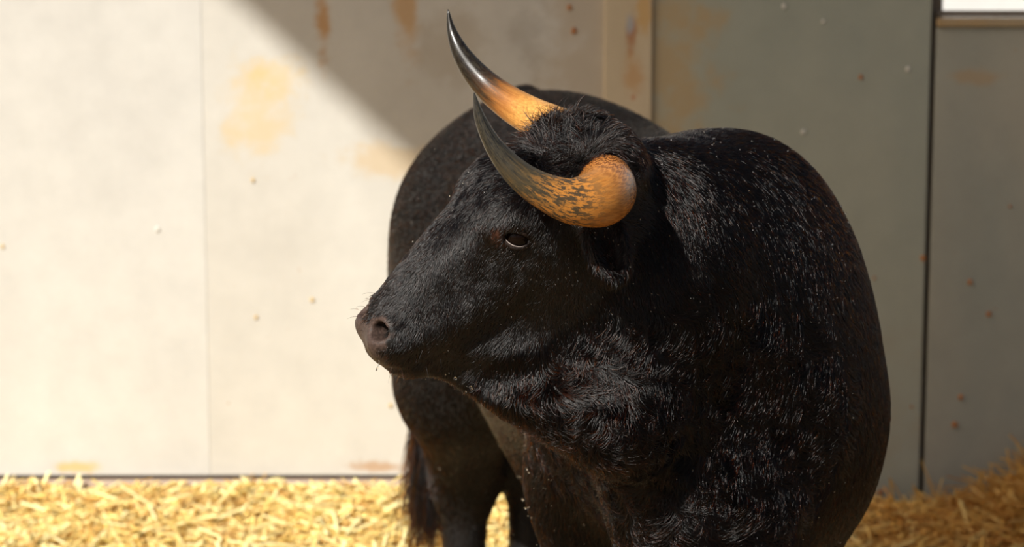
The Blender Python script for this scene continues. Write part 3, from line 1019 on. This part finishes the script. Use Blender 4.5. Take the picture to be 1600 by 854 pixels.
spots = [(587, 577, 2.0), (713, 586, 2.6), (738, 600, 2.4), (731, 606, 1.6), (740, 603, 2.0), (782, 613, 1.6), (697, 580, 1.4), (689, 728, 2.0), (690, 767, 1.2), (662, 828, 1.4),
         (829, 732, 2.2), (832, 737, 1.8), (817, 742, 1.8), (818, 775, 2.0), (823, 779, 2.2), (827, 792, 2.0), (827, 799, 2.0), (838, 697, 2.0), (948, 717, 1.4), (1016, 743, 2.2),
         (1134, 764, 2.2), (913, 752, 1.4), (958, 770, 1.6), (916, 815, 1.8), (964, 808, 1.6), (880, 592, 1.4), (1070, 650, 1.4), (1143, 531, 1.8)]
for _ in range(650):
    spots.append((random.uniform(640, 1330), random.uniform(190, 850), random.uniform(0.5, 1.3)))
ok_, pp_, nn_ = march_many([q_[:2] for q_ in spots])
for p, nq_, r_ in zip(pp_, nn_, np.array([q_[2] for q_ in spots])[ok_]):
    p = p + nq_ * 0.008
    o0 = len(dv) * len(I2V)
    dv.append(p + I2V * np.array((1, 1, 1.15)) * r_ * 0.001); df.append(I2F + o0)
lip = march_many([(596, 556)])[1][0]
dlip = (lip - CAM) @ cF
tp_ = at(592, 562, dlip); bt_ = at(587, 579, dlip)
dpt = [tp_ + (bt_ - tp_) * t + cR * 0.002 * math.sin(3 * t) for t in np.linspace(0, 1, 12)]
V, F = tube(dpt, np.array([0.0009, 0.0007, 0.0006, 0.0005, 0.0005, 0.0005, 0.0006, 0.0008, 0.0012, 0.0016, 0.0014, 0.0004]), 8)
mesh_obj('water_drip', V, F, mw, bull, smooth=True)
wd_ = mesh_obj('water_droplets', np.concatenate(dv), np.concatenate(df), mw, bull, smooth=True)
wd_['kind'] = 'stuff'

# ------------------------------------------------------------------ straw
ms, nt, b = new_mat('straw')
att = node(nt, 'ShaderNodeAttribute', attribute_name='tone')
nt.links.new(att.outputs['Color'], b.inputs['Base Color'])
b.inputs['Roughness'].default_value = 0.45
b.inputs['Specular IOR Level'].default_value = 0.4
M_straw = ms
def bed(x, y):
    left = 0.030 + 0.045 * sstep(7.55, 8.05, y) * (1 - sstep(-0.1, 0.7, x))
    heap = 0.20 * np.exp(-(((x - 1.60) / 0.26) ** 2 + ((y - 8.05) / 0.25) ** 2))
    roll_ = 0.012 * np.sin(x * 9 + 1) * np.sin(y * 11) + 0.008 * np.sin(x * 23 + y * 17)
    edge = sstep(7.24, 7.52, y + 0.05 * np.sin(x * 6.3) + 0.03 * np.sin(x * 17 + 2)) * (1 - sstep(3.3, 3.9, np.abs(x)))
    return np.maximum(left + heap + roll_, 0.012) * edge
gx = np.linspace(-4, 4, 220); gy = np.linspace(7.20, 8.06, 62)
GX, GY = np.meshgrid(gx, gy, indexing='ij')
GZ = bed(GX.ravel(), GY.ravel()) - 0.012 + 0.006 * rng.random(GX.size)     # sinks under the floor where the bed thins out
# the bed leaves room for the hooves
SV = np.stack([GX.ravel(), GY.ravel(), GZ], 1)
ny = len(gy)
ii, jj = np.meshgrid(np.arange(len(gx) - 1), np.arange(ny - 1), indexing='ij')
SF = np.stack([(ii * ny + jj), ((ii + 1) * ny + jj), ((ii + 1) * ny + jj + 1), (ii * ny + jj + 1)], -1).reshape(-1, 4)
n1_, n2_ = 20000, 6000
sx = np.concatenate([rng.uniform(-2.2, 2.2, n1_), rng.uniform(-3.8, 3.8, n2_), rng.normal(1.5, 0.2, 2500)])
sy = np.concatenate([8.05 - 0.72 * rng.random(n1_) ** 1.2, 8.05 - 0.85 * rng.random(n2_), 8.05 - np.abs(rng.normal(0, 0.2, 2500))])
n_ = len(sx)
hay = np.concatenate([np.zeros(n1_ + n2_), np.ones(2500)])
ln = rng.uniform(0.03, 0.16, n_) * (1 + hay)
big = rng.random(n_) < 0.12
ln = np.where(big, rng.uniform(0.07, 0.20, n_), ln)
yaw = rng.uniform(0, 6.283, n_); pit = rng.normal(0, 0.22, n_) + hay * rng.normal(0, 0.4, n_)
dirv = np.stack([np.cos(yaw) * np.cos(pit), np.sin(yaw) * np.cos(pit), np.sin(pit)], 1)
mid_ = np.stack([sx, sy, bed(sx, sy) + np.abs(rng.normal(0, 0.010, n_))], 1)
a3 = mid_ - dirv * ln[:, None] / 2; b3 = mid_ + dirv * ln[:, None] / 2
for q_ in (a3, b3):
    q_[:, 1] = np.clip(q_[:, 1], 7.18, 8.06)
    q_[:, 2] = np.maximum(q_[:, 2], np.maximum(bed(q_[:, 0], q_[:, 1]) - 0.006, 0.003))
bowv = mid_ + np.stack([np.zeros(n_), np.zeros(n_), rng.normal(0, 0.05, n_) * ln], 1)
rad_s = rng.uniform(0.0016, 0.0045, n_) * (1 - 0.4 * hay)
rad_s = np.where(big, rng.uniform(0.0040, 0.0072, n_), rad_s)
side_ = np.cross(dirv, (0, 0, 1)); side_ /= np.linalg.norm(side_, axis=1)[:, None]
upv = np.cross(side_, dirv)
rings = []
for c_ in (a3, bowv, b3):
    for k in range(3):
        an = 2 * math.pi * k / 3 + 0.5
        rings.append(c_ + (np.cos(an) * side_ + np.sin(an) * upv * 0.8) * rad_s[:, None])
TVs = np.stack(rings, 1).reshape(-1, 3)
loc_f = []
for r0 in (0, 3):
    for k in range(3):
        k2 = (k + 1) % 3
        loc_f.append((r0 + k, r0 + k2, r0 + 3 + k2, r0 + 3 + k))
TF = (np.arange(n_)[:, None, None] * 9 + np.array(loc_f)[None]).reshape(-1, 4)
gold = np.array((0.95, 0.68, 0.20)); pale = np.array((0.99, 0.87, 0.44)); brown = np.array((0.56, 0.25, 0.045))
r1_ = rng.random(n_)[:, None]; r2_ = rng.random(n_)[:, None]
tone = gold * (1 - r1_ * 0.7) + pale * r1_ * 0.7
tone = np.where(big[:, None], pale * 1.0, tone)
tone = np.where((r2_ < 0.34) & ~big[:, None], tone * 0.35 + brown * 0.65, tone)
tone = tone * (1 - 0.15 * hay[:, None])
shade_tint = sstep(0.5, 1.0, sx)[:, None]                  # redder to the right, the shade's warm tone put into the straw colour
tone = tone * (1 - shade_tint) + tone * np.array((1.0, 0.80, 0.55)) * shade_tint
gt = np.tile(np.array((0.62, 0.36, 0.09)), (len(SV), 1)) * (0.7 + 0.6 * rng.random((len(SV), 1)))
allV = np.concatenate([SV, TVs]); allF = np.concatenate([SF, TF + len(SV)])
allC = np.concatenate([gt, np.repeat(tone, 9, axis=0)])
straw = mesh_obj('straw_bedding', allV, allF, M_straw, None, origin=(0, 7.7, 0))
ca = straw.data.color_attributes.new('tone', 'FLOAT_COLOR', 'POINT')
ca.data.foreach_set('color', np.concatenate([allC, np.ones((len(allC), 1))], 1).ravel())
tag(straw, 'golden straw bedding strewn over the floor along the wall', 'straw', kind='stuff')

# ------------------------------------------------------------------ specks of mud and rust on the steel
M_speck = plain('orange_mud', (0.40, 0.15, 0.05), (0.50, 0.22, 0.08), 60.0, 0.9, 0.2)
M_chip = plain('pale_paint_chip', (0.62, 0.60, 0.54), (0.72, 0.70, 0.64), 60.0, 0.8, 0.2)
def on_wall(px, py):
    d = cF + cR * ((px - 800) / FOC) - cU * ((py - 427) / FOC)
    return CAM + d * ((WY - CAM[1]) / d[1])
def speck(px, py, r_, mat, name):
    c_ = on_wall(px, py); K = 9
    rr = [r_ * 0.00165 * random.uniform(0.6, 1.1) for _ in range(K)]
    V = [(c_[0] + rr[k] * 0.85 * math.cos(6.283 * k / K), WY - 0.0005, c_[2] + rr[k] * math.sin(6.283 * k / K)) for k in range(K)]
    V += [(c_[0] + 0.6 * rr[k] * 0.85 * math.cos(6.283 * k / K), WY - 0.004, c_[2] + 0.6 * rr[k] * math.sin(6.283 * k / K)) for k in range(K)]
    F = [(k, (k + 1) % K, K + (k + 1) % K, K + k) for k in range(K)] + [tuple(range(K, 2 * K))]
    mesh_obj(name, V, F, mat, wall)
for px, py, r_ in ((1442, 403, 7), (1515, 440, 5), (1545, 490, 5), (1501, 620, 6), (1492, 663, 6), (1376, 768, 6), (1345, 120, 5), (1366, 434, 3), (897, 48, 6), (890, 12, 5), (1424, 635, 3), (1578, 322, 3), ):
    speck(px, py, r_, M_speck, 'mud_speck')
M_ochre = plain('ochre_mud', (0.62, 0.42, 0.16), (0.70, 0.52, 0.24), 60.0, 0.9, 0.2)
for px, py, r_ in ((395, 281, 4), (4, 385, 4), (488, 468, 5), (400, 495, 4), (610, 633, 4)):
    speck(px, py, r_, M_ochre, 'mud_speck')
for px, py, r_ in ((1255, 206, 5), (1225, 10, 5), (1418, 108, 5), (1286, 34, 4), (246, 358, 5)):
    speck(px, py, r_, M_chip, 'paint_chip')
